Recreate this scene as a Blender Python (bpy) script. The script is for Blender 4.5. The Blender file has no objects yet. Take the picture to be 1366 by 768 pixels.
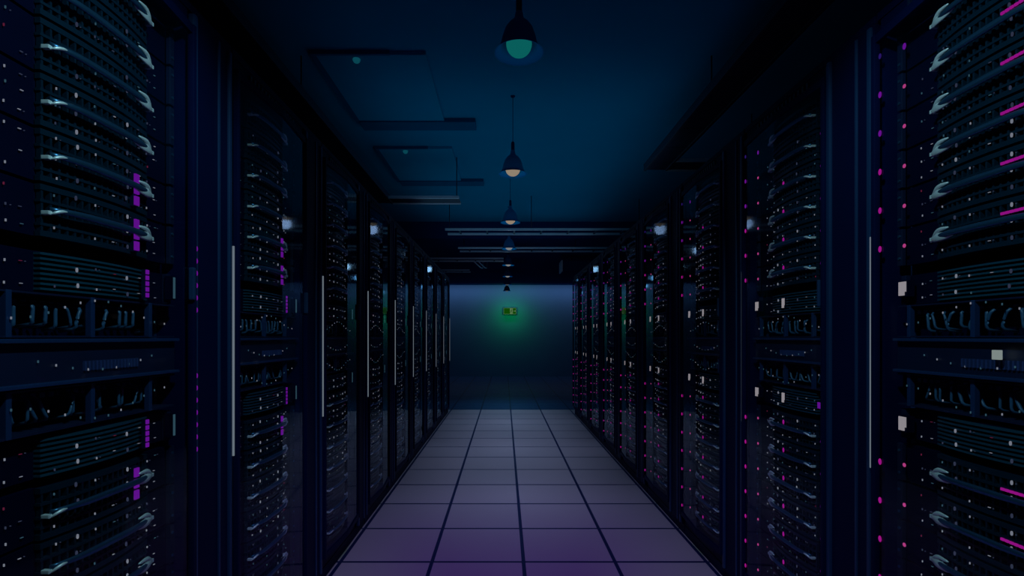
import bpy, bmesh, math, random
from mathutils import Vector, Matrix
random.seed(11)
S = bpy.context.scene
C = S.collection
PI = math.pi
EYE = 1.48          # camera height

# ------------------------------------------------------------------ materials
def mat(name, col, rough=0.5, metal=0.0, spec=0.5, emit=None, estr=0.0):
    m = bpy.data.materials.new(name); m.use_nodes = True
    b = m.node_tree.nodes['Principled BSDF']
    b.inputs['Base Color'].default_value = (*col, 1)
    b.inputs['Roughness'].default_value = rough
    b.inputs['Metallic'].default_value = metal
    b.inputs['Specular IOR Level'].default_value = spec
    if emit:
        b.inputs['Specular IOR Level'].default_value = 0
        b.inputs['Emission Color'].default_value = (*emit, 1)
        b.inputs['Emission Strength'].default_value = estr
        m.cycles.emission_sampling = 'NONE'
    return m

def noisy(m, scale, amt, rough_amt=0.0):
    """breaks a flat paint up with a soft procedural noise"""
    nt = m.node_tree; b = nt.nodes['Principled BSDF']
    tc = nt.nodes.new('ShaderNodeTexCoord'); n = nt.nodes.new('ShaderNodeTexNoise')
    n.inputs['Scale'].default_value = scale; n.inputs['Detail'].default_value = 3
    nt.links.new(tc.outputs['Object'], n.inputs['Vector'])
    col = b.inputs['Base Color'].default_value[:]
    mx = nt.nodes.new('ShaderNodeMix'); mx.data_type = 'RGBA'
    mx.inputs[6].default_value = tuple(c*(1-amt) for c in col[:3]) + (1,)
    mx.inputs[7].default_value = tuple(min(1, c*(1+amt)) for c in col[:3]) + (1,)
    nt.links.new(n.outputs['Fac'], mx.inputs[0]); nt.links.new(mx.outputs[2], b.inputs['Base Color'])
    if rough_amt:
        mr = nt.nodes.new('ShaderNodeMapRange')
        r = b.inputs['Roughness'].default_value
        mr.inputs['To Min'].default_value = r-rough_amt; mr.inputs['To Max'].default_value = r+rough_amt
        nt.links.new(n.outputs['Fac'], mr.inputs['Value']); nt.links.new(mr.outputs[0], b.inputs['Roughness'])
    return m

M = {}
M['rack']    = noisy(mat('black rack paint', (0.001,0.005,0.042), 0.5, 0, .06), 6, .25, .06)
M['pillar']  = noisy(mat('black gloss trim', (0.001,0.005,0.040), 0.5, 0, .05), 4, .2, .04)
M['edge']    = noisy(mat('blue steel edge', (0.010,0.040,0.13), 0.38, 0.2), 5, .2)
M['inner']   = noisy(mat('dark rack interior', (0.001,0.003,0.020), 0.6, 0, .05), 5, .2)
M['chassis'] = noisy(mat('dark blue chassis', (0.003,0.010,0.04), 0.45), 9, .25)
M['bezel']   = noisy(mat('blue bezel plastic', (0.002,0.018,0.035), 0.36, 0, .2), 9, .2)
M['fin']     = noisy(mat('teal fin metal', (0.008,0.070,0.115), 0.32, 0.2), 8, .2)
M['chrome']  = noisy(mat('brushed silver', (0.05,0.16,0.29), 0.33, 0.8), 30, .1, .05)
M['latch']   = noisy(mat('pale satin latch', (0.95,0.98,0.95), 0.38, 0.3), 30, .08)
M['cable']   = noisy(mat('slate cable jacket', (0.03,0.09,0.18), 0.4), 20, .2)
M['port']    = noisy(mat('port housing', (0.03,0.05,0.16), 0.4), 20, .2)
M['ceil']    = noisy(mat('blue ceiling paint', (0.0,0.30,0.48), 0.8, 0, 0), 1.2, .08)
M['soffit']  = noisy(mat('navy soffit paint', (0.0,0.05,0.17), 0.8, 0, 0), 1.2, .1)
M['wall']    = noisy(mat('slate wall paint', (0.065,0.18,0.34), 0.8, 0, 0), 1.5, .08)
M['tray']    = noisy(mat('dark cable tray', (0.010,0.018,0.045), 0.5), 5, .2)
M['rail']    = noisy(mat('galvanised rail', (0.92,0.94,1.0), 0.4, 0.3), 12, .15)
M['panel']   = noisy(mat('ceiling panel face', (0.0,0.34,0.53), 0.7, 0, 0), 3, .06)
M['trimdark']= noisy(mat('dark panel trim', (0.0,0.14,0.27), 0.7, 0, 0), 4, .1)
M['shade']   = noisy(mat('blue enamel shade', (0.008,0.22,0.46), 0.5, 0, .1), 5, .1)
M['shadein'] = noisy(mat('pale enamel lining', (0.0,0.09,0.19), 0.7, 0, 0), 5, .05)
M['cord']    = mat('dark blue cord', (0.0,0.04,0.12), 0.7, 0, 0)
def led(name, c, s): M[name] = mat(name, (0,0,0), 0.4, emit=c, estr=s)
led('led_white', (0.80,0.85,1.0), .22)
led('led_dim',   (0.45,0.55,1.0), .06)
led('led_cyan',  (0.30,0.75,1.0), .09)
led('led_red',   (1.0,0.10,0.30), .10)
led('led_pink',  (1.0,0.02,0.70), .30)
led('led_hot',   (1.0,0.10,0.45), .45)
led('led_violet',(0.50,0.02,1.0), .25)
led('led_blue',  (0.16,0.06,1.0), .12)
led('strip',     (0.66,0.82,1.0), .19)
led('display',   (1.0,0.88,0.90), .30)
led('label_light',(0.82,0.95,0.85), .28)
led('bulb_teal', (0.02,0.85,0.80), .13)
led('bulb_warm', (1.0,0.80,0.58), .27)
led('bulb_pale', (0.80,0.85,0.90), .22)
led('bulb_low',  (0.45,0.60,0.75), .10)
led('sign_green',(0.05,0.60,0.02), .10)
led('sign_pale', (0.55,0.95,0.45), .20)
led('tiny_teal', (0.03,0.70,1.0), .08)

# glass: clear sheet, reflects by Fresnel
g = bpy.data.materials.new('door glass'); g.use_nodes = True
nt = g.node_tree; nt.nodes.clear()
out = nt.nodes.new('ShaderNodeOutputMaterial'); mx = nt.nodes.new('ShaderNodeMixShader')
tr = nt.nodes.new('ShaderNodeBsdfTransparent'); tr.inputs[0].default_value = (0.86,0.90,0.97,1)
gl = nt.nodes.new('ShaderNodeBsdfGlossy'); gl.inputs['Roughness'].default_value = 0.05
gl.inputs['Color'].default_value = (0.85,0.93,1,1)
fr = nt.nodes.new('ShaderNodeFresnel')
ge = nt.nodes.new('ShaderNodeNewGeometry'); io = nt.nodes.new('ShaderNodeMapRange')   # the same reflectance from both faces of the sheet
io.inputs['To Min'].default_value = 1.22; io.inputs['To Max'].default_value = 1/1.22
nt.links.new(ge.outputs['Backfacing'], io.inputs['Value']); nt.links.new(io.outputs[0], fr.inputs['IOR'])
nt.links.new(fr.outputs[0], mx.inputs[0]); nt.links.new(tr.outputs[0], mx.inputs[1])
nt.links.new(gl.outputs[0], mx.inputs[2]); nt.links.new(mx.outputs[0], out.inputs[0])
M['glass'] = g

# floor: raised access tiles; light fall-off past the racks painted as darker tint
fm = bpy.data.materials.new('access floor tiles'); fm.use_nodes = True
nt = fm.node_tree; b = nt.nodes['Principled BSDF']
tc = nt.nodes.new('ShaderNodeTexCoord'); mp = nt.nodes.new('ShaderNodeMapping')
mp.inputs['Location'].default_value = (-0.125+0.602*20, -3.446+0.6*20, 0)
br = nt.nodes.new('ShaderNodeTexBrick'); br.offset = 0; br.squash = 1
br.inputs['Scale'].default_value = 1; br.inputs['Brick Width'].default_value = .602
br.inputs['Row Height'].default_value = .6; br.inputs['Mortar Size'].default_value = .013
br.inputs['Mortar Smooth'].default_value = .1; br.inputs['Bias'].default_value = 0
br.inputs['Color1'].default_value = (0.66,0.47,0.50,1); br.inputs['Color2'].default_value = (0.61,0.45,0.48,1)
br.inputs['Mortar'].default_value = (0.010,0.018,0.09,1)
nt.links.new(tc.outputs['Object'], mp.inputs[0]); nt.links.new(mp.outputs[0], br.inputs['Vector'])
sep = nt.nodes.new('ShaderNodeSeparateXYZ'); nt.links.new(tc.outputs['Object'], sep.inputs[0])
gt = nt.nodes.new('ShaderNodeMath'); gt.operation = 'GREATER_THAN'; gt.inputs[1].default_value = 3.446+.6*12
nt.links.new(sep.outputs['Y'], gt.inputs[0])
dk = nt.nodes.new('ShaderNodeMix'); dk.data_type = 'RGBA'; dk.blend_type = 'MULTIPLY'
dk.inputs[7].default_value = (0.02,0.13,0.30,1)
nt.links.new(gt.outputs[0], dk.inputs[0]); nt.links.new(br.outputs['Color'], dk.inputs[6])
nz = nt.nodes.new('ShaderNodeTexNoise'); nz.inputs['Scale'].default_value = 5; nz.inputs['Detail'].default_value = 4
nt.links.new(tc.outputs['Object'], nz.inputs['Vector'])
rr = nt.nodes.new('ShaderNodeMapRange'); rr.inputs['To Min'].default_value = .42; rr.inputs['To Max'].default_value = .58
nt.links.new(nz.outputs['Fac'], rr.inputs['Value']); nt.links.new(rr.outputs[0], b.inputs['Roughness'])
nt.links.new(dk.outputs[2], b.inputs['Base Color'])
b.inputs['Specular IOR Level'].default_value = .35
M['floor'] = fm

# ------------------------------------------------------------------ mesh helpers
class MB:
    def __init__(s): s.v=[]; s.f=[]; s.m=[]; s.mats=[]; s.sm=[]
    def mi(s, m):
        if m not in s.mats: s.mats.append(m)
        return s.mats.index(m)
    def quad_verts(s, vs, faces, m, smooth=False):
        o=len(s.v); s.v += [tuple(v) for v in vs]; k=s.mi(m)
        for f in faces: s.f.append([o+i for i in f]); s.m.append(k); s.sm.append(smooth)
    def box(s, x0,x1,y0,y1,z0,z1, m, bev=0.0):
        if bev <= 0:
            vs=[(x,y,z) for z in (z0,z1) for y in (y0,y1) for x in (x0,x1)]
            s.quad_verts(vs, [(0,2,3,1),(4,5,7,6),(0,1,5,4),(2,6,7,3),(0,4,6,2),(1,3,7,5)], m)
        else:
            bm=bmesh.new(); bmesh.ops.create_cube(bm,size=1)
            for v in bm.verts: v.co=Vector(((x0+x1)/2+v.co.x*(x1-x0),(y0+y1)/2+v.co.y*(y1-y0),(z0+z1)/2+v.co.z*(z1-z0)))
            bmesh.ops.bevel(bm, geom=list(bm.edges), offset=bev, segments=2, affect='EDGES', profile=.6)
            s.bm(bm,m,False)
    def bm(s,bm,m,smooth=True):
        bm.verts.index_update()
        s.quad_verts([v.co for v in bm.verts],[[v.index for v in f.verts] for f in bm.faces],m,smooth); bm.free()
    def tube(s, pts, r, m, n=8, rz=None, cap=True):
        pts=[Vector(p) for p in pts]; rz = rz or r
        vs=[]; fs=[]
        for i,p in enumerate(pts):
            t=(pts[min(i+1,len(pts)-1)]-pts[max(i-1,0)]).normalized()
            up=Vector((0,0,1)) if abs(t.z)<.95 else Vector((1,0,0))
            a=t.cross(up).normalized(); c=a.cross(t).normalized()
            ri = r[i] if isinstance(r,(list,tuple)) else r
            rj = rz[i] if isinstance(rz,(list,tuple)) else rz
            for k in range(n):
                th=2*PI*k/n; vs.append(p+a*math.cos(th)*ri+c*math.sin(th)*rj)
        for i in range(len(pts)-1):
            for k in range(n):
                k2=(k+1)%n; fs.append((i*n+k,i*n+k2,(i+1)*n+k2,(i+1)*n+k))
        if cap:
            fs.append(tuple(range(n-1,-1,-1))); fs.append(tuple((len(pts)-1)*n+k for k in range(n)))
        s.quad_verts(vs,fs,m,True)
    def lathe(s, prof, m, n=32, z0=0.0):
        vs=[(r*math.cos(2*PI*k/n), r*math.sin(2*PI*k/n), z+z0) for r,z in prof for k in range(n)]
        fs=[(i*n+k,i*n+(k+1)%n,(i+1)*n+(k+1)%n,(i+1)*n+k) for i in range(len(prof)-1) for k in range(n)]
        s.quad_verts(vs,fs,m,True)
    def sweep(s, path, z0, z1, th, m):
        """a plate following a plan polyline [(x,y)], thickness th inward (+y)"""
        n=len(path); vs=[]; fs=[]
        for x,y in path: vs += [(x,y,z0),(x,y,z1),(x,y+th,z1),(x,y+th,z0)]
        for i in range(n-1):
            a=i*4; c=a+4
            fs += [(a,c,c+1,a+1),(a+1,c+1,c+2,a+2),(a+2,c+2,c+3,a+3),(a+3,c+3,c,a)]
        fs += [(0,1,2,3),tuple((n-1)*4+k for k in (3,2,1,0))]
        s.quad_verts(vs,fs,m)
    def mesh(s, name):
        me=bpy.data.meshes.new(name); me.from_pydata(s.v,[],s.f)
        for m in s.mats: me.materials.append(M[m])
        for p,k,sm in zip(me.polygons,s.m,s.sm): p.material_index=k; p.use_smooth=sm
        me.update(); 
        bm=bmesh.new(); bm.from_mesh(me); bmesh.ops.recalc_face_normals(bm,faces=bm.faces); bm.to_mesh(me); bm.free()
        return me

def obj(name, me, parent=None, loc=(0,0,0), kind=None, rot=(0,0,0)):
    if isinstance(me, MB): me = me.mesh(name)
    o=bpy.data.objects.new(name, me); C.objects.link(o)
    o.location=loc; o.rotation_euler=rot
    if parent: o.parent=parent
    if kind: o['kind']=kind
    return o
def thing(name,label,cat,loc=(0,0,0),rz=0,group=None):
    o=bpy.data.objects.new(name,None); C.objects.link(o); o.empty_display_size=.1
    o.location=loc; o.rotation_euler=(0,0,rz); o['label']=label; o['category']=cat
    if group: o['group']=group
    return o

# ------------------------------------------------------------------ the setting
H_CEIL = EYE+2.25; H_SOF = EYE+1.925; Y_SOF = 10.25; Y_WALL = 19.5
XL, XR = -3.0, 3.3
def setbox(name,*a):
    m=MB(); m.box(*a); o=obj(name,m,kind='structure'); return o
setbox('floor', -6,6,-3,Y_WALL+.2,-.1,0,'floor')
setbox('ceiling', XL-.15,XR+.15,-3,Y_SOF+.1,H_CEIL,H_CEIL+.12,'ceil')
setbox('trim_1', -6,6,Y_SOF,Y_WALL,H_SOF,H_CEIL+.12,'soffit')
setbox('wall_left', XL-.15,XL,-3,10.9,0,H_CEIL,'wall')
setbox('wall_right', XR,XR+.15,-3,10.9,0,H_CEIL,'wall')
setbox('wall_far', -6,6,Y_WALL,Y_WALL+.2,0,H_SOF,'wall')

# ------------------------------------------------------------------ server units (meshes shared by every copy)
W2 = .32                                          # half width of a unit
BC,BW = .0175,.19                                 # the blue bezel covers the middle of the unit
def bow(x, y0=.045, sag=.022):
    q=abs(x-BC)/BW
    return y0-sag*(1-q*q) if q<1 else .06
def bowpath(y0=.045, sag=.022, n=14): return [(BC-BW+2*BW*i/n, bow(BC-BW+2*BW*i/n*.9999+1e-5,y0,sag)) for i in range(n+1)]

HU = .1345                                        # pitch of a handled unit
h = HU-.008
m=MB(); m.sweep(bowpath(.062),0,h,.02,'inner'); m.box(-W2,W2,.062,.75,0,h,'inner'); me_body=m.mesh('chassis')
m=MB()                                            # perforated bowed bezel: bars and ribs round dark openings
for z in (0,.026,.050,.083,h-.014): m.sweep(bowpath(),z,z+(.014 if z in (0,) or z>h-.02 else .007),.014,'bezel')
for i in range(19):
    x=BC-BW+.006+i*(2*BW-.012)/18
    m.box(x-.003,x+.003,bow(x)+.002,bow(x)+.014,.002,h-.002,'bezel')
me_bezel=m.mesh('bezel')
m=MB()                                            # bowed pull bar
N=24; pts=[]
for i in range(N+1):
    t=-1+2*i/N; x=.015+t*.178
    y=.030-.026*(1-abs(t)**4)
    pts.append((x,y,.066))
m.tube(pts,[.004+.003*(1-abs(-1+2*i/N)) for i in range(N+1)],'chrome',10,rz=[.006+.004*(1-abs(-1+2*i/N)**2) for i in range(N+1)])
me_handle=m.mesh('pull_handle')
def latch(sgn):                                   # forked silver latch that holds one end of the bar
    m=MB()
    for (dz,r,l) in ((0,.0115,.100),(.023,.0046,.078)):
        P=[];R=[];Rz=[]
        for i in range(9):
            t=i/8; x=.015+sgn*(.186-l*t); tt=(x-.015)/.178
            y=.012+.014*min(1,abs(tt))**8
            P.append((x,y,.066+dz*math.sin(min(1,t*1.6)*PI/2)-.004)); k=math.sin(PI*min(1,.12+t*.88))**.7
            R.append(.0025+.002*k); Rz.append(.002+r*k)
        m.tube(P,R,'latch',8,rz=Rz)
    m.box(.015+sgn*.186-.005,.015+sgn*.186+.005,.022,.046,.056,.068,'latch',.002)
    return m.mesh('latch')
def hook(sgn):                                    # small silver hook that holds the near end
    m=MB(); m.tube([(.015+sgn*(.178-.03*t),.030-.026*(1-(1-.168*t)**4)-.004,.066-.012*(1-t)**2) for t in (0,.25,.5,.75,1)],[.002,.004,.0045,.004,.002],'latch',8)
    m.box(.015+sgn*.180-.006,.015+sgn*.180+.006,.026,.046,.052,.062,'latch',.002)
    return m.mesh('end_hook')
me_latch={-1:latch(-1),1:latch(1)}; me_hook={-1:hook(-1),1:hook(1)}
def ear(sgn):
    m=MB(); x=sgn*(W2+.012)
    m.box(x-.011,x+.011,.045,.06,0,h,'chassis',.002)
    for z in (.025,h-.025):
        m.quad_verts([(x+.005*math.cos(2*PI*k/8),.042,z+.005*math.sin(2*PI*k/8)) for k in range(8)]+[(x+.005*math.cos(2*PI*k/8),.046,z+.005*math.sin(2*PI*k/8)) for k in range(8)],
            [tuple(range(8))]+[(k,(k+1)%8,8+(k+1)%8,8+k) for k in range(8)],'chrome')
    return m.mesh('mounting_ear')
me_ear={-1:ear(-1),1:ear(1)}
def ring(m,x,y,z,rx,rzz,mt):                       # a small glowing ring, like an upright 0
    n=10; vs=[];fs=[]
    for k in range(n):
        a=2*PI*k/n
        for q in (1,.55): vs.append((x+rx*q*math.cos(a),y,z+rzz*q*math.sin(a)))
        for q in (1,.55): vs.append((x+rx*q*math.cos(a),y+.003,z+rzz*q*math.sin(a)))
    for k in range(n):
        a=k*4; c=((k+1)%n)*4
        fs+=[(a,c,c+1,a+1),(a+2,a+3,c+3,c+2),(a,a+2,c+2,c),(a+1,c+1,c+3,a+3)]
    m.quad_verts(vs,fs,mt)
COLS=[-.25,-.21,-.14,-.085,-.03,.035,.09,.15,.20,.26]
SHAPES={}
def lamp_shape(kind,mt):
    key=kind+mt
    if key not in SHAPES:
        m=MB()
        if kind=='ring': ring(m,0,0,0,.0028,.0062,mt)
        elif kind=='dash': m.box(-.0034,.0034,0,.003,-.0007,.0007,mt)
        elif kind=='tick': m.box(-.0009,.0009,0,.003,-.0030,.0030,mt)
        else: m.box(-.0008,.0008,0,.003,-.0008,.0008,mt)
        SHAPES[key]=m
    return SHAPES[key]
SHAPE_ME={}
def shape_me(kind,mt):
    if kind+mt not in SHAPE_ME: SHAPE_ME[kind+mt]=lamp_shape(kind,mt).mesh('status_light')
    return SHAPE_ME[kind+mt]
def merged(L):                                     # all the pinpoints of a distant unit
    m=MB()
    for kind,mt,x,y,z in L:
        q=lamp_shape(kind,mt); o=len(m.v); m.v+=[(a+x,c+y,d+z) for a,c,d in q.v]
        for f,sm in zip(q.f,q.sm): m.f.append([o+i for i in f]); m.m.append(m.mi(mt)); m.sm.append(sm)
    return m.mesh('status_lights')
def lights(seed,rows,zs,level):
    R=random.Random(seed); L=[]
    for z in zs:
        for ci,x in enumerate(COLS):
            if R.random() > (.85 if level==2 else .5): continue
            x2=x+R.uniform(-.004,.004); y=bow(x2)-.004; z2=z+R.uniform(-.006,.006)
            p=R.random()
            mt='led_white' if p<.27*level else ('led_cyan' if p<.76 else ('led_red' if p>.96 else 'led_dim'))
            if level==1 and mt=='led_white': mt='led_dim'
            if ci in (3,6): L.append(('ring',mt if level==2 and p<.5 else 'led_dim',x2,y,z2))
            elif ci%2: L.append(('dash',mt,x2,y,z2))
            else: L.append(('tick',mt,x2,y,z2))
            if R.random()<.25: L.append(('pin','led_dim',x2+.012,y,z2))
    return L,merged(L)
def put_lights(pair,u,near):
    L,me=pair
    if near:
        for kind,mt,x,y,z in L: obj('status_light',shape_me(kind,mt),u,(x,y,z))
    else: obj('status_lights',me,u,kind='stuff')
ZL=[.020,.064,.108]
me_lights={lv:[lights(100*lv+i,3,ZL,lv) for i in range(4)] for lv in (1,2)}
def dot(r,mt,flat=.4,sz=1.5):
    m=MB(); bm=bmesh.new(); bmesh.ops.create_uvsphere(bm,u_segments=10,v_segments=6,radius=r)
    for v in bm.verts: v.co.y*=flat; v.co.z*=sz
    m.bm(bm,mt); return m.mesh('indicator_light')
me_dot={k:dot(*a) for k,a in {'pink':(.0075,'led_pink'),'hot':(.0070,'led_hot',.4,1.0),'violet':(.0075,'led_violet'),'blue':(.0065,'led_blue'),
        'smallviolet':(.006,'led_violet'),'pale':(.0035,'led_dim')}.items()}
# lit rows / columns on handled units
m=MB()
for i in range(10): m.box(.075+i*.0125,.075+i*.0125+.009,.010,.016,.082,.089,'led_pink')
m.box(.070,.205,.014,.024,.080,.091,'chassis'); me_hrow=m.mesh('light_bar')
m=MB()
for i in range(3): m.box(.11,.126,.012,.018,.012+i*.033,.012+i*.033+.026,'led_violet')
m.box(.108,.128,.018,.03,.008,.11,'chassis'); me_vcol=m.mesh('light_bar')

# finned unit
FH=.105
m=MB(); m.sweep(bowpath(.062),0,FH-.006,.02,'inner'); m.box(-W2,W2,.062,.75,0,FH-.006,'inner'); me_fbody=m.mesh('chassis')
m=MB()
for i in range(8):
    z=.004+i*.0123
    m.sweep(bowpath(),z,z+.0055,.02,'fin')
for x in (-.31,.31): m.box(x-.01,x+.01,.042,.06,0,FH-.006,'chassis',.002)
me_fins=m.mesh('cooling_fins')
m=MB(); m.box(.145,.158,.008,.02,.006,.095,'chassis')
for i in range(5): m.box(.146,.157,.004,.009,.010+i*.0175,.010+i*.0175+.013,'led_violet')
me_fcol=m.mesh('light_bar')
def display(x,mt,w=.030,hh=.046,bars=True):        # small lit read-out with dark bars
    m=MB(); m.box(x-w/2-.004,x+w/2+.004,.020,.045,.052-hh/2-.004,.052+hh/2+.004,'inner')
    edges=[0,.13,.20,.30,.36,.76,.80,1.0] if bars else [0,1]
    for i in range(0,len(edges),2):
        m.box(x-w/2+edges[i]*w,x-w/2+edges[i+1]*w,.016,.021,.052-hh/2+(.012 if i==6 else 0),.052+hh/2,mt)
    return m.mesh('display')
me_disp={'white':display(-.283,'display'),'mid':display(-.02,'display',.020),'violet':display(.285,'led_violet',.050,.026,False),'pale':display(.300,'led_cyan',.006,.070,False)}
me_flights=[lights(300+i,2,[.02,.066],2) for i in range(3)]

# cable bay
CH=.112
m=MB(); m.box(-W2,W2,.10,.60,0,CH-.004,'inner'); m.box(-W2,W2,.03,.10,0,.005,'chassis'); m.box(-W2,W2,.03,.10,CH-.009,CH-.004,'chassis'); me_cbody=m.mesh('panel_body')
m=MB()
for i in range(24):
    x=-.30+i*.026; m.box(x-.008,x+.008,.088,.101,CH-.034,CH-.020,'port')
me_ports=m.mesh('port_row')
m=MB(); m.box(-.007,.007,.028,.045,.0,CH-.004,'edge',.002); me_cpost=m.mesh('cable_post')
def cable(seed,flip):
    R=random.Random(seed); pts=[]; dx=R.uniform(-.03,.03); out=R.uniform(.03,.045); zt=CH-.027; zb=R.uniform(.010,.03)
    for i in range(11):
        t=i/10; z=zt+(zb-zt)*t; 
        if flip: z=CH-.006-z
        pts.append((dx*math.sin(t*PI/2),.09-out*min(1,4*t*(1-t)*2.2)**.6,z))
    m=MB(); m.tube(pts,R.uniform(.0035,.005),'cable',6); return m.mesh('network_cable')
me_cables={f:[cable(500+i+50*f,f) for i in range(6)] for f in (0,1)}
def clights(seed,flip):
    R=random.Random(seed); L=[]
    for i in range(12):                            # an arc of link lights across the ports
        x=-.27+i*.048; z=.072-.028*math.cos(i/11*PI*2) ; z = z if not flip else CH-z
        L.append(('tick','led_white' if R.random()<.5 else 'led_cyan',x,.022,z))
    return L,merged(L)
me_clights={0:clights(1,0),1:clights(2,1)}

# flat drawer unit between the cable bays
DH=.118
m=MB(); m.box(-W2,W2,.03,.70,0,DH-.004,'chassis'); m.box(-W2,W2,.012,.035,DH-.014,DH-.004,'edge',.002); m.box(-W2,W2,.012,.035,0,.009,'edge',.002); me_dbody=m.mesh('drawer_body')
m=MB()
for i in range(16):
    x=-.06+i*.013; m.box(x-.003,x+.003,.024,.031,.030,.055,'port')
me_dports=m.mesh('port_row')
L=[('tick','led_white' if i%2 else 'led_cyan',-.2+i*.05,.024,.06-.03*math.cos((i-4)/4*PI/2)) for i in range(9)]
me_dlights=(L,merged(L))
m=MB(); m.box(-.012,.012,-.004,.004,-.013,.013,'label_light',.0015); me_card=m.mesh('lit_tag')

# ------------------------------------------------------------------ racks
RACK_TOP=EYE+1.15
D0=.16; D1=EYE+1.065                              # door bottom / top
m=MB()
m.box(-.506,-.49,.02,1.0,.08,RACK_TOP-.03,'rack'); m.box(.225,.245,.02,1.0,.08,RACK_TOP-.03,'rack')
m.box(-.506,.506,.98,1.0,.08,RACK_TOP-.03,'rack'); m.box(-.506,.506,.0,1.0,RACK_TOP-.03,RACK_TOP,'rack',.006)
m.box(-.49,.225,.02,.98,.08,.13,'rack')
m.box(-.49,-.47,.11,.13,.13,RACK_TOP-.03,'edge'); m.box(.215,.225,.11,.13,.13,RACK_TOP-.03,'edge')
me_carcass=m.mesh('carcass')
m=MB(); m.box(-.505,.505,.05,.98,0,.08,'inner'); m.box(-.505,.505,.02,.05,.005,.075,'rack',.004); me_plinth=m.mesh('plinth')
m=MB(); m.box(-.49,.225,.005,.03,D1+.005,RACK_TOP-.03,'rack')
for i in range(14): m.box(-.36+i*.034,-.36+i*.034+.012,-.002,.006,D1+.014,RACK_TOP-.04,'chassis')
me_header=m.mesh('vent_header')
m=MB()                                            # closed column beside the door, with rounded steel edges
m.box(.245,.505,.0,.98,.08,RACK_TOP-.03,'pillar')
m.box(.238,.262,-.012,.012,.09,RACK_TOP-.035,'edge',.006)
m.box(.405,.417,-.006,.006,.09,RACK_TOP-.035,'edge',.003)
m.box(.475,.495,-.010,.010,.09,RACK_TOP-.035,'edge',.005)
me_pillar=m.mesh('side_column')
m=MB(); m.box(.4985,.5035,-.014,-.006,EYE-.47,EYE+.358,'strip',.0015); m.box(.495,.505,-.007,.004,EYE-.49,EYE+.378,'pillar'); me_strip=m.mesh('light_strip')
XA,XM,XB=-.500,-.125,.232; YA,YM=-.016,-.042      # plan of the two glass leaves
m=MB()
def bar(x0,y0,x1,y1,z0,z1,mt): m.sweep([(x0,y0),(x1,y1)],z0,z1,.014,mt)
for z0,z1 in ((D0,D0+.03),(D1-.03,D1)): bar(XA,YA,XM,YM,z0,z1,'rack'); bar(XM,YM,XB,YA,z0,z1,'rack')
m.box(XA-.004,XA+.014,YA-.006,YA+.016,D0,D1,'rack',.003); m.box(XB-.014,XB+.004,YA-.006,YA+.016,D0,D1,'rack',.003)
me_door=m.mesh('door')
def pane(x0,y0,x1,y1):
    m=MB(); vs=[(x0,y0,D0+.028),(x1,y1,D0+.028),(x1,y1,D1-.028),(x0,y0,D1-.028)]
    m.quad_verts([(a,c+.006,z) for a,c,z in vs],[(0,1,2,3)],'glass'); return m.mesh('glass_pane')
me_pane=[pane(XA+.012,YA,XM,YM),pane(XM,YM,XB-.012,YA)]
m=MB(); m.box(-.006,.006,-.022,-.002,-.055,.055,'edge',.004); me_latchbar=m.mesh('door_handle')

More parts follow.
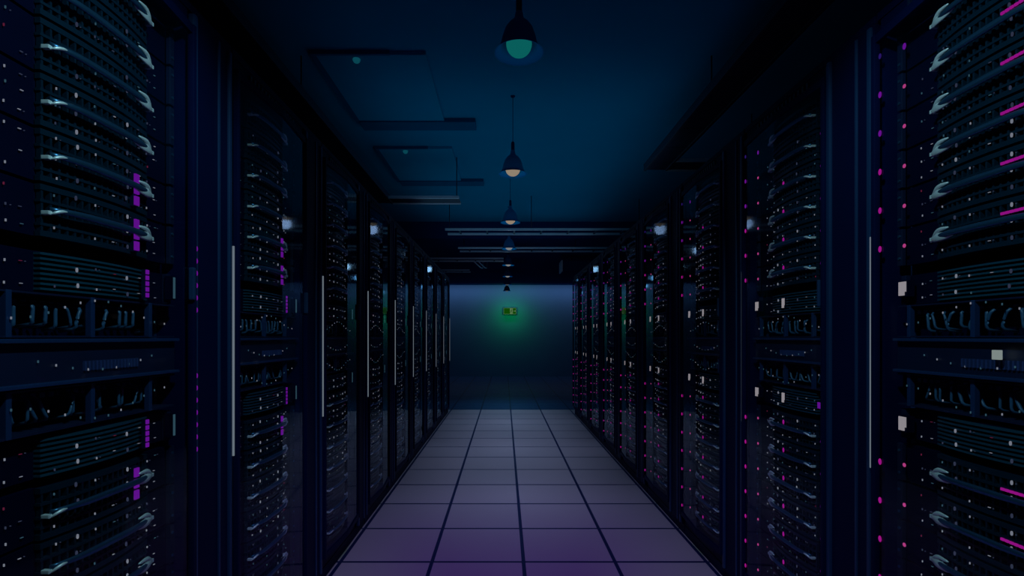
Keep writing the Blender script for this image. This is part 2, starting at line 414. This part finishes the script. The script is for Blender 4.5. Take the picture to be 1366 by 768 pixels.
ORD=['nearest','second nearest','third nearest','fourth','fifth','sixth','seventh','eighth','ninth']
NTH=['topmost','second from top','third from top','fourth from top','fifth from top','sixth from top',
     'uppermost below the drawer','second below the drawer','third below the drawer','fourth below the drawer',
     'fifth below the drawer','sixth below the drawer','lowest']
UX=-.125
def build_rack(side,k):
    if side=='left': loc=Vector((-1.08,1.057+1.02*k+.51,0)); rz=PI/2
    else: loc=Vector((1.325,.851+1.02*k+.51,0)); rz=-PI/2
    where=f'{ORD[k]} {side} rack'
    extra=', with violet dots down its column' if (side=='left' and k==0) else (', with pink dots down its edge' if side=='right' else ', with white strip on its column')
    r=thing('server_rack',f'black server rack, {ORD[k]} in the {side} row{extra}','server rack',loc,rz,f'server racks in the {side} row')
    obj('carcass',me_carcass,r); obj('plinth',me_plinth,r); obj('vent_header',me_header,r)
    sc=obj('side_column',me_pillar,r); ls=obj('light_strip',me_strip,sc); ls['label']='thin white lit strip'
    d=obj('door',me_door,r); obj('glass_pane',me_pane[0],d); obj('glass_pane',me_pane[1],d); obj('door_handle',me_latchbar,d,(XB-.02,-.008,EYE+.18))
    rot=Matrix.Rotation(rz,3,'Z')
    R=random.Random(k*7+(side=='right')*91)
    def unit(name,label,cat,z,group):
        p=rot@Vector((UX,0,0))+loc
        return thing(name,label,cat,(p.x,p.y,z),rz,group)
    # indicator dots on the rack itself
    if side=='right':
        for j in range(13):
            e=.305+.1345*j if j<6 else -.435-.1345*(j-6)
            c='blue' if e>.9 else ('violet' if e>.66 else 'pink')
            i=obj('indicator_light',me_dot[c],r,(-.466,-.016,EYE+e)); 
            if k<6: obj('indicator_light',me_dot[c if c!='pink' else 'violet'],r,(.212,-.013,EYE+e))
    elif k==0:
        for j in range(6): obj('indicator_light',me_dot['smallviolet'],r,(.250,-.013,EYE+.305-.0425*j))
        for j in range(7): obj('indicator_light',me_dot['smallviolet'],r,(.250,-.013,EYE-.135-.0425*j))
    # handled servers
    zs=[.245+HU*j for j in range(5,-1,-1)]+[-.36-HU*(j+1) for j in range(7)]
    for j,e in enumerate(zs):
        u=unit('server',f'black server with silver handle, {NTH[j]}, in the {where}','server',EYE+e,f'handled servers in the {where}')
        obj('chassis',me_body,u); obj('bezel',me_bezel,u); hd=obj('pull_handle',me_handle,u)
        sg=1 if side=='left' else -1; obj('latch',me_latch[sg],hd); obj('end_hook',me_hook[-sg],hd)
        obj('mounting_ear',me_ear[-1],u); obj('mounting_ear',me_ear[1],u)
        if -.95<e<.62:
            put_lights(R.choice(me_lights[2]),u,k<3)
        elif e<.9: put_lights(R.choice(me_lights[1]),u,k<3)
        if side=='right':
            i=obj('indicator_light',me_dot['violet' if e>.9 else 'hot'],u,(-.282,.024,.062)); i['label']='small red light'
            if j not in (0,1) and k>0: obj('indicator_light',me_dot['pink' if e<.66 else 'blue'],u,(-.01,.014,.066+.02))
            obj('light_bar',me_hrow,u) if k==0 else None
        elif k<2:
            obj('light_bar',me_vcol,u) if -.62<e<.42 else None
    # finned units
    for q,(e,w) in enumerate(((.110,'above'),(-.345,'below'))):
        u=unit('storage_array',f'finned unit {w} the cable bays in the {where}','storage unit',EYE+e,f'finned units in the {side} row')
        obj('chassis',me_fbody,u); obj('cooling_fins',me_fins,u); put_lights(R.choice(me_flights),u,k<3)
        if side=='right':
            obj('display',me_disp['white'],u); 
            if k>0: obj('display',me_disp['violet'],u); obj('display',me_disp['mid'],u)
        else:
            obj('display',me_disp['pale'],u)
            if k<2: obj('light_bar',me_fcol,u)
    # cable bays
    for q,(e,w) in enumerate(((-.002,'above'),(-.232,'below'))):
        u=unit('patch_panel',f'dark cable bay {w} the flat drawer in the {where}','patch panel',EYE+e,f'cable bays in the {side} row')
        obj('panel_body',me_cbody,u); obj('port_row',me_ports,u); put_lights(me_clights[q],u,k<3)
        for x in (-.27,-.03,.20): obj('cable_post',me_cpost,u,(x,0,0))
        for c in range(14 if k<3 else 8):
            x=-.25+.5*(c+.5)/(14 if k<3 else 8)+R.uniform(-.012,.012)
            obj('network_cable',R.choice(me_cables[q]),u,(x,0,0))
    u=unit('drawer_unit',f'flat black drawer with small blue ports in the {where}','drawer',EYE-.119,f'drawers in the {side} row')
    obj('drawer_body',me_dbody,u); obj('port_row',me_dports,u); put_lights(me_dlights,u,k<3)
    if side=='right' and k==0:
        t=obj('lit_tag',me_card,u,(.068,.008,.070)); t['label']='small pale lit tag'
for k in range(9): build_rack('left',k)
for k in range(9): build_rack('right',k)

# ------------------------------------------------------------------ pendant lamps
prof=[(.014,.225),(.020,.215),(.024,.19),(.030,.178),(.052,.160),(.074,.130),(.088,.090),(.097,.050),(.108,.025),(.124,.008),(.132,0)]
m=MB(); m.lathe(prof,'shade',40); m.lathe([(.014,.225),(0.0001,.227)],'shade',40); me_shade=m.mesh('lamp_shade')
m=MB(); m.lathe([(r-.004 if r>.02 else r,z-.002) for r,z in prof[3:-1]]+[(.132,0)],'shadein',40); me_lining=m.mesh('shade_lining')
def bulb(mt):
    m=MB(); bm=bmesh.new(); bmesh.ops.create_uvsphere(bm,u_segments=28,v_segments=16,radius=.069)
    for v in bm.verts: v.co.z+=.049
    m.bm(bm,mt); return m.mesh('bulb')
m=MB(); m.lathe([(.0001,.30),(.012,.30),(.016,.285),(.016,.222)],'cord',16); me_socket=m.mesh('socket')
LN=['nearest the camera, teal bulb','second, warm bulb','third, warm bulb','fourth, pale bulb','fifth','sixth, dim','seventh, dim','farthest, dim']
RIM=EYE+1.52
mats=['bulb_teal','bulb_warm','bulb_warm','bulb_pale','bulb_pale','bulb_pale','bulb_low','bulb_low']
for k in range(8):
    y=2.81+2.09*k; x=.078
    top=(H_CEIL if y<Y_SOF else H_SOF)
    t=thing('pendant_lamp',f'blue bell pendant lamp over the aisle, {LN[k]}','pendant lamp',(x,y,RIM),0,'pendant lamps over the aisle')
    sh=obj('lamp_shade',me_shade,t); obj('shade_lining',me_lining,sh); obj('bulb',bulb(mats[k]),t); obj('socket',me_socket,t)
    m=MB(); m.tube([(0,0,.29),(0,0,top-RIM-.01)],.003,'cord',8); m.lathe([(.0001,-.012),(.018,-.011),(.022,0)],'cord',20,top-RIM); obj('cord',m,t)

# ------------------------------------------------------------------ ceiling panels
for k,(y0,nm) in enumerate(((4.13,'nearer'),(6.20,'farther'))):
    x0,x1=-1.50,-.62; L=1.32; z=H_CEIL
    t=thing('ceiling_panel',f'square blue ceiling panel above the left racks, {nm} of the two','ceiling panel',((x0+x1)/2,y0+L/2,z),0,'panels on the ceiling')
    a,b_=(x1-x0)/2,L/2
    m=MB(); m.box(-a,a,-b_,b_,-.03,0,'panel',.004); obj('panel_face',m,t)
    m=MB(); m.box(-a-.035,-a+.012,-b_,b_,-.034,0,'trimdark'); m.box(-a-.035,a*.35,-b_-.02,-b_+.005,-.033,0,'trimdark')
    m.box(-a,a+.32,b_-.06,b_+.16,-.045,0,'trimdark',.006); obj('panel_frame',m,t)
    m=MB(); bm=bmesh.new(); bmesh.ops.create_uvsphere(bm,u_segments=14,v_segments=8,radius=.03); m.bm(bm,'tiny_teal'); o=obj('sensor',m,t,(-a*.28,-b_+.06,-.035)); o['label']='small glowing teal sensor'

# ------------------------------------------------------------------ cable trays
ZT=EYE+1.70
def ladder(name,label,segs,hang):
    """segs: (x0,x1,y0,y1,along) boxes of tray"""
    t=thing(name,label,'cable tray',(0,0,0))
    cx=sum((s[0]+s[1])/2 for s in segs)/len(segs); cy=sum((s[2]+s[3])/2 for s in segs)/len(segs)
    t.location=(cx,cy,ZT)
    for x0,x1,y0,y1,al,rm,floor_ in segs:
        if al=='y':
            for x in (x0,x1): 
                m=MB(); m.box(x-.012,x+.012,y0,y1,0,.07,rm,.003); obj('side_rail',m,t,(-cx,-cy,0))
            n=max(1,int((y1-y0)/.4))
            m=MB()
            for i in range(n): m.box(x0,x1,y0+(i+.5)*(y1-y0)/n-.012,y0+(i+.5)*(y1-y0)/n+.012,.01,.03,'tray')
            if floor_: m.box(x0+.01,x1-.01,y0,y1,.012,.02,'tray')
            obj('tray_bed',m,t,(-cx,-cy,0))
        else:
            for y in (y0,y1):
                m=MB(); m.box(x0,x1,y-.012,y+.012,0,.035 if rm=='rail' else .07,rm,.003); obj('side_rail',m,t,(-cx,-cy,0))
            n=max(1,int((x1-x0)/.4)); m=MB()
            for i in range(n): m.box(x0+(i+.5)*(x1-x0)/n-.012,x0+(i+.5)*(x1-x0)/n+.012,y0,y1,.01,.03,'tray')
            if floor_: m.box(x0,x1,y0+.01,y1-.01,.012,.02,'tray')
            obj('tray_bed',m,t,(-cx,-cy,0))
    for x,y,top in hang:
        m=MB(); m.tube([(x,y,.01),(x,y,top-ZT)],.006,'tray',8); obj('hanger_rod',m,t,(-cx,-cy,0))
    return t
ladder('cable_tray','long dark cable tray above the left racks, turning across the aisle',
       [(-1.63,-1.44,-1,6.72,'y','tray',True),(-1.44,-.56,6.45,6.72,'x','rail',True)],[(-1.63,1.5,H_CEIL),(-1.63,4.2,H_CEIL),(-.60,6.58,H_CEIL)])
ladder('cable_tray','long dark cable tray above the right racks, turning over the rack tops',
       [(1.44,1.66,-1,5.38,'y','tray',True),(1.66,2.6,5.10,5.38,'x','rail',True)],[(1.66,1.5,H_CEIL),(1.66,4.2,H_CEIL),(2.5,5.3,H_CEIL)])
ladder('cable_tray','shiny cable ladder crossing over the aisle, nearest of the crossings',[(-.95,2.6,8.38,8.76,'x','rail',False)],[(.43,8.38,H_CEIL),(-.9,8.57,H_CEIL),(2.2,8.57,H_CEIL)])
ladder('cable_tray','shiny cable ladder crossing over the aisle below the soffit, second crossing',[(-.9,2.4,10.15,10.55,'x','rail',False)],[(1.4,10.36,H_SOF),(-.8,10.36,H_SOF)])
ladder('cable_tray','short cable ladder at left under the soffit, behind the second crossing',[(-1.7,-.02,11.5,11.9,'x','rail',False)],[(-.6,11.7,H_SOF),(-1.5,11.7,H_SOF)])
ladder('cable_tray','short cable ladder at left under the soffit, farthest from the camera',[(-2.2,-.9,13.5,13.9,'x','rail',False)],[(-1.2,13.7,H_SOF),(-2.1,13.7,H_SOF)])
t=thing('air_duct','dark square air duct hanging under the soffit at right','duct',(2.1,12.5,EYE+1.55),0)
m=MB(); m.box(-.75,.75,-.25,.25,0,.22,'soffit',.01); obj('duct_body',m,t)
m=MB(); m.box(-.77,-.74,-.27,.27,-.02,.24,'rail',.004); obj('duct_flange',m,t)
m=MB()
for x in (-.5,.5): m.tube([(x,0,.2),(x,0,.375)],.008,'tray',8)
obj('hanger_rod',m,t)
# sloping cable drop between the ladders
for nm,(x0,x1) in (('left',(-.70,-.56)),('right',(-.60,-.46))):
    t=thing('cable_drop',f'pale sloping conduit under the soffit, {nm} of the two','conduit',(x0,11.93,ZT+.02),0,'sloping conduits')
    m=MB(); m.tube([(0,0,.0),(.05,.35,-.02),(.12,.9,-.03),(.15,1.2,.0),(.16,1.3,.2)],.014,'rail',8); obj('conduit_run',m,t)

# ------------------------------------------------------------------ exit sign
yS=Y_WALL
t=thing('exit_sign','small green lit emergency exit sign on the far wall above the aisle end','exit sign',(.20,yS,EYE+.95),0)
m=MB(); m.box(-.25,.25,-.10,-.02,-.135,.135,'trimdark',.008); obj('sign_box',m,t)
m=MB(); m.box(-.07,.07,-.03,.0,-.06,.06,'trimdark'); obj('bracket',m,t)
fc=MB(); fc.box(-.235,.235,-.108,-.10,-.12,.12,'sign_green'); face=obj('sign_face',fc,t)
m=MB()                                             # border, doorway with running figure, arrow
y0,y1=-.113,-.108
for z in (-.112,.106): m.box(-.228,.228,y0,y1,z,z+.007,'sign_pale')
for x in (-.228,.221): m.box(x,x+.007,y0,y1,-.112,.112,'sign_pale')
m.box(.005,.105,y0,y1,-.10,.10,'sign_pale'); 
m.box(.135,.19,y0,y1,-.008,.008,'sign_pale')
m.quad_verts([(.185,y0,.035),(.185,y0,-.035),(.215,y0,0),(.185,y1,.035),(.185,y1,-.035),(.215,y1,0)],[(0,1,2),(3,5,4),(0,2,5,3),(1,4,5,2),(0,3,4,1)],'sign_pale')
obj('door_symbol',m,face)
m=MB(); y0,y1=-.117,-.113
def limb(x0,z0,x1,z1,w):
    d=Vector((x1-x0,0,z1-z0)).normalized(); n=Vector((-d.z,0,d.x))*w/2
    q=[Vector((x0,0,z0))+n,Vector((x0,0,z0))-n,Vector((x1,0,z1))-n,Vector((x1,0,z1))+n]
    m.quad_verts([(p.x,y0,p.z) for p in q]+[(p.x,y1,p.z) for p in q],[(0,1,2,3),(7,6,5,4),(0,4,5,1),(1,5,6,2),(2,6,7,3),(3,7,4,0)],'sign_green')
limb(.06,.045,.045,-.015,.03); limb(.045,-.015,.08,-.045,.017); limb(.08,-.045,.07,-.088,.015); limb(.042,-.015,.025,-.05,.017); limb(.025,-.05,-.01,-.055,.015)
limb(.06,.04,.09,.015,.013); limb(.06,.04,.03,.02,.013)
m.quad_verts([(.07+.016*math.cos(2*PI*k/10),y0,.072+.016*math.sin(2*PI*k/10)) for k in range(10)]+[(.07+.016*math.cos(2*PI*k/10),y1,.072+.016*math.sin(2*PI*k/10)) for k in range(10)],
   [tuple(range(10)),tuple(range(19,9,-1))]+[(k,(k+1)%10,10+(k+1)%10,10+k) for k in range(10)],'sign_green')
obj('running_figure',m,face)

# ------------------------------------------------------------------ lights
def point(name,loc,col,p,r=.05):
    l=bpy.data.lights.new(name,'POINT'); l.color=col; l.energy=p; l.shadow_soft_size=r
    o=bpy.data.objects.new(name,l); C.objects.link(o); o.location=loc; return o
def area(name,loc,tgt,col,p,sx,sy):
    l=bpy.data.lights.new(name,'AREA'); l.shape='RECTANGLE'; l.size=sx; l.size_y=sy; l.color=col; l.energy=p
    o=bpy.data.objects.new(name,l); C.objects.link(o); o.location=loc
    o.rotation_euler=(Vector(tgt)-Vector(loc)).to_track_quat('-Z','Y').to_euler(); return o
LC=[(.32,.55,1),(.38,.58,1),(.38,.60,1),(.36,.62,1),(.32,.65,1),(.15,.5,1),(.15,.5,1),(.15,.5,1)]
UP=[.25,.5,.6,.8,.8,.7,.6,.6]; LP=[.5,2.7,3.1,3.2,2.8,1.4,1.5,1.6]
for tx,ty in ((-1.1,1.45),(1.32,1.55)):              # added fill at an unbuilt pendant's place, brightens the nearest rack on either hand
    l=bpy.data.lights.new('rack_fill_spot','SPOT'); l.color=(.42,.82,.84); l.energy=66; l.spot_size=math.radians(70); l.spot_blend=.6; l.shadow_soft_size=.05
    o=bpy.data.objects.new('rack_fill_spot',l); C.objects.link(o); o.location=(.078,.72,RIM-.05)
    o.rotation_euler=(Vector((tx,ty,EYE+.15))-o.location).to_track_quat('-Z','Y').to_euler()
for k in range(8):
    y=2.81+2.09*k
    point('pendant_glow',(.078,y,RIM-.060),LC[k],UP[k],.069)
    a_=area('pendant_down_light',(.078,y,RIM-.030),(.078,y,0),LC[k],LP[k],.11,.11); a_.data.shape='DISK'; a_.data.spread=math.radians(66 if k<5 else 150)
area('ceiling_fill',(.2,7.2,RIM+.02),(.2,7.2,9),(.2,.62,1),4.4,2.6,5.4)  # added fill without a fixture, brightens the ceiling from below
area('sign_glow_fill',(.20,Y_WALL-.80,EYE+.93),(.20,Y_WALL,EYE+.90),(.0,1,.18),4.6,.46,.24)  # added, no fixture of its own: spreads the sign's green glow over the wall
area('wall_wash_fill',(.2,Y_WALL-.5,H_SOF-.03),(.2,Y_WALL,H_SOF-1.2),(.68,.66,.95),19,8,.15)  # added wash with no fixture, lightens the top of the far wall
l=bpy.data.lights.new('floor_tint_fill','SPOT'); l.color=(.29,.0,1); l.energy=105; l.spot_size=math.radians(54); l.spot_blend=1; l.shadow_soft_size=.1  # added purple spot with no fixture, tints the foreground floor
o=bpy.data.objects.new('floor_tint_fill',l); C.objects.link(o); o.location=(.1,.9,H_CEIL-.08)
o.rotation_euler=(Vector((.1,2.85,0))-o.location).to_track_quat('-Z','Y').to_euler()

w=bpy.data.worlds.new('World'); S.world=w; w.use_nodes=True
w.node_tree.nodes['Background'].inputs[0].default_value=(.05,.10,.6,1)
w.node_tree.nodes['Background'].inputs[1].default_value=.02

# ------------------------------------------------------------------ camera
cam=bpy.data.cameras.new('Camera'); co=bpy.data.objects.new('Camera',cam); C.objects.link(co)
co.location=(0,0,EYE); co.rotation_euler=(PI/2,0,0)
cam.sensor_width=36; cam.lens=36*699/1366; cam.shift_x=10/1366; cam.shift_y=65/1366; cam.clip_start=.02
S.camera=co
S.view_settings.view_transform='Standard'; S.view_settings.look='None'; S.view_settings.gamma=1; S.view_settings.exposure=0
S.view_settings.use_curve_mapping=False
S.cycles.max_bounces=8; S.cycles.transparent_max_bounces=12; S.cycles.glossy_bounces=4; S.cycles.diffuse_bounces=3
S.cycles.use_denoising=True
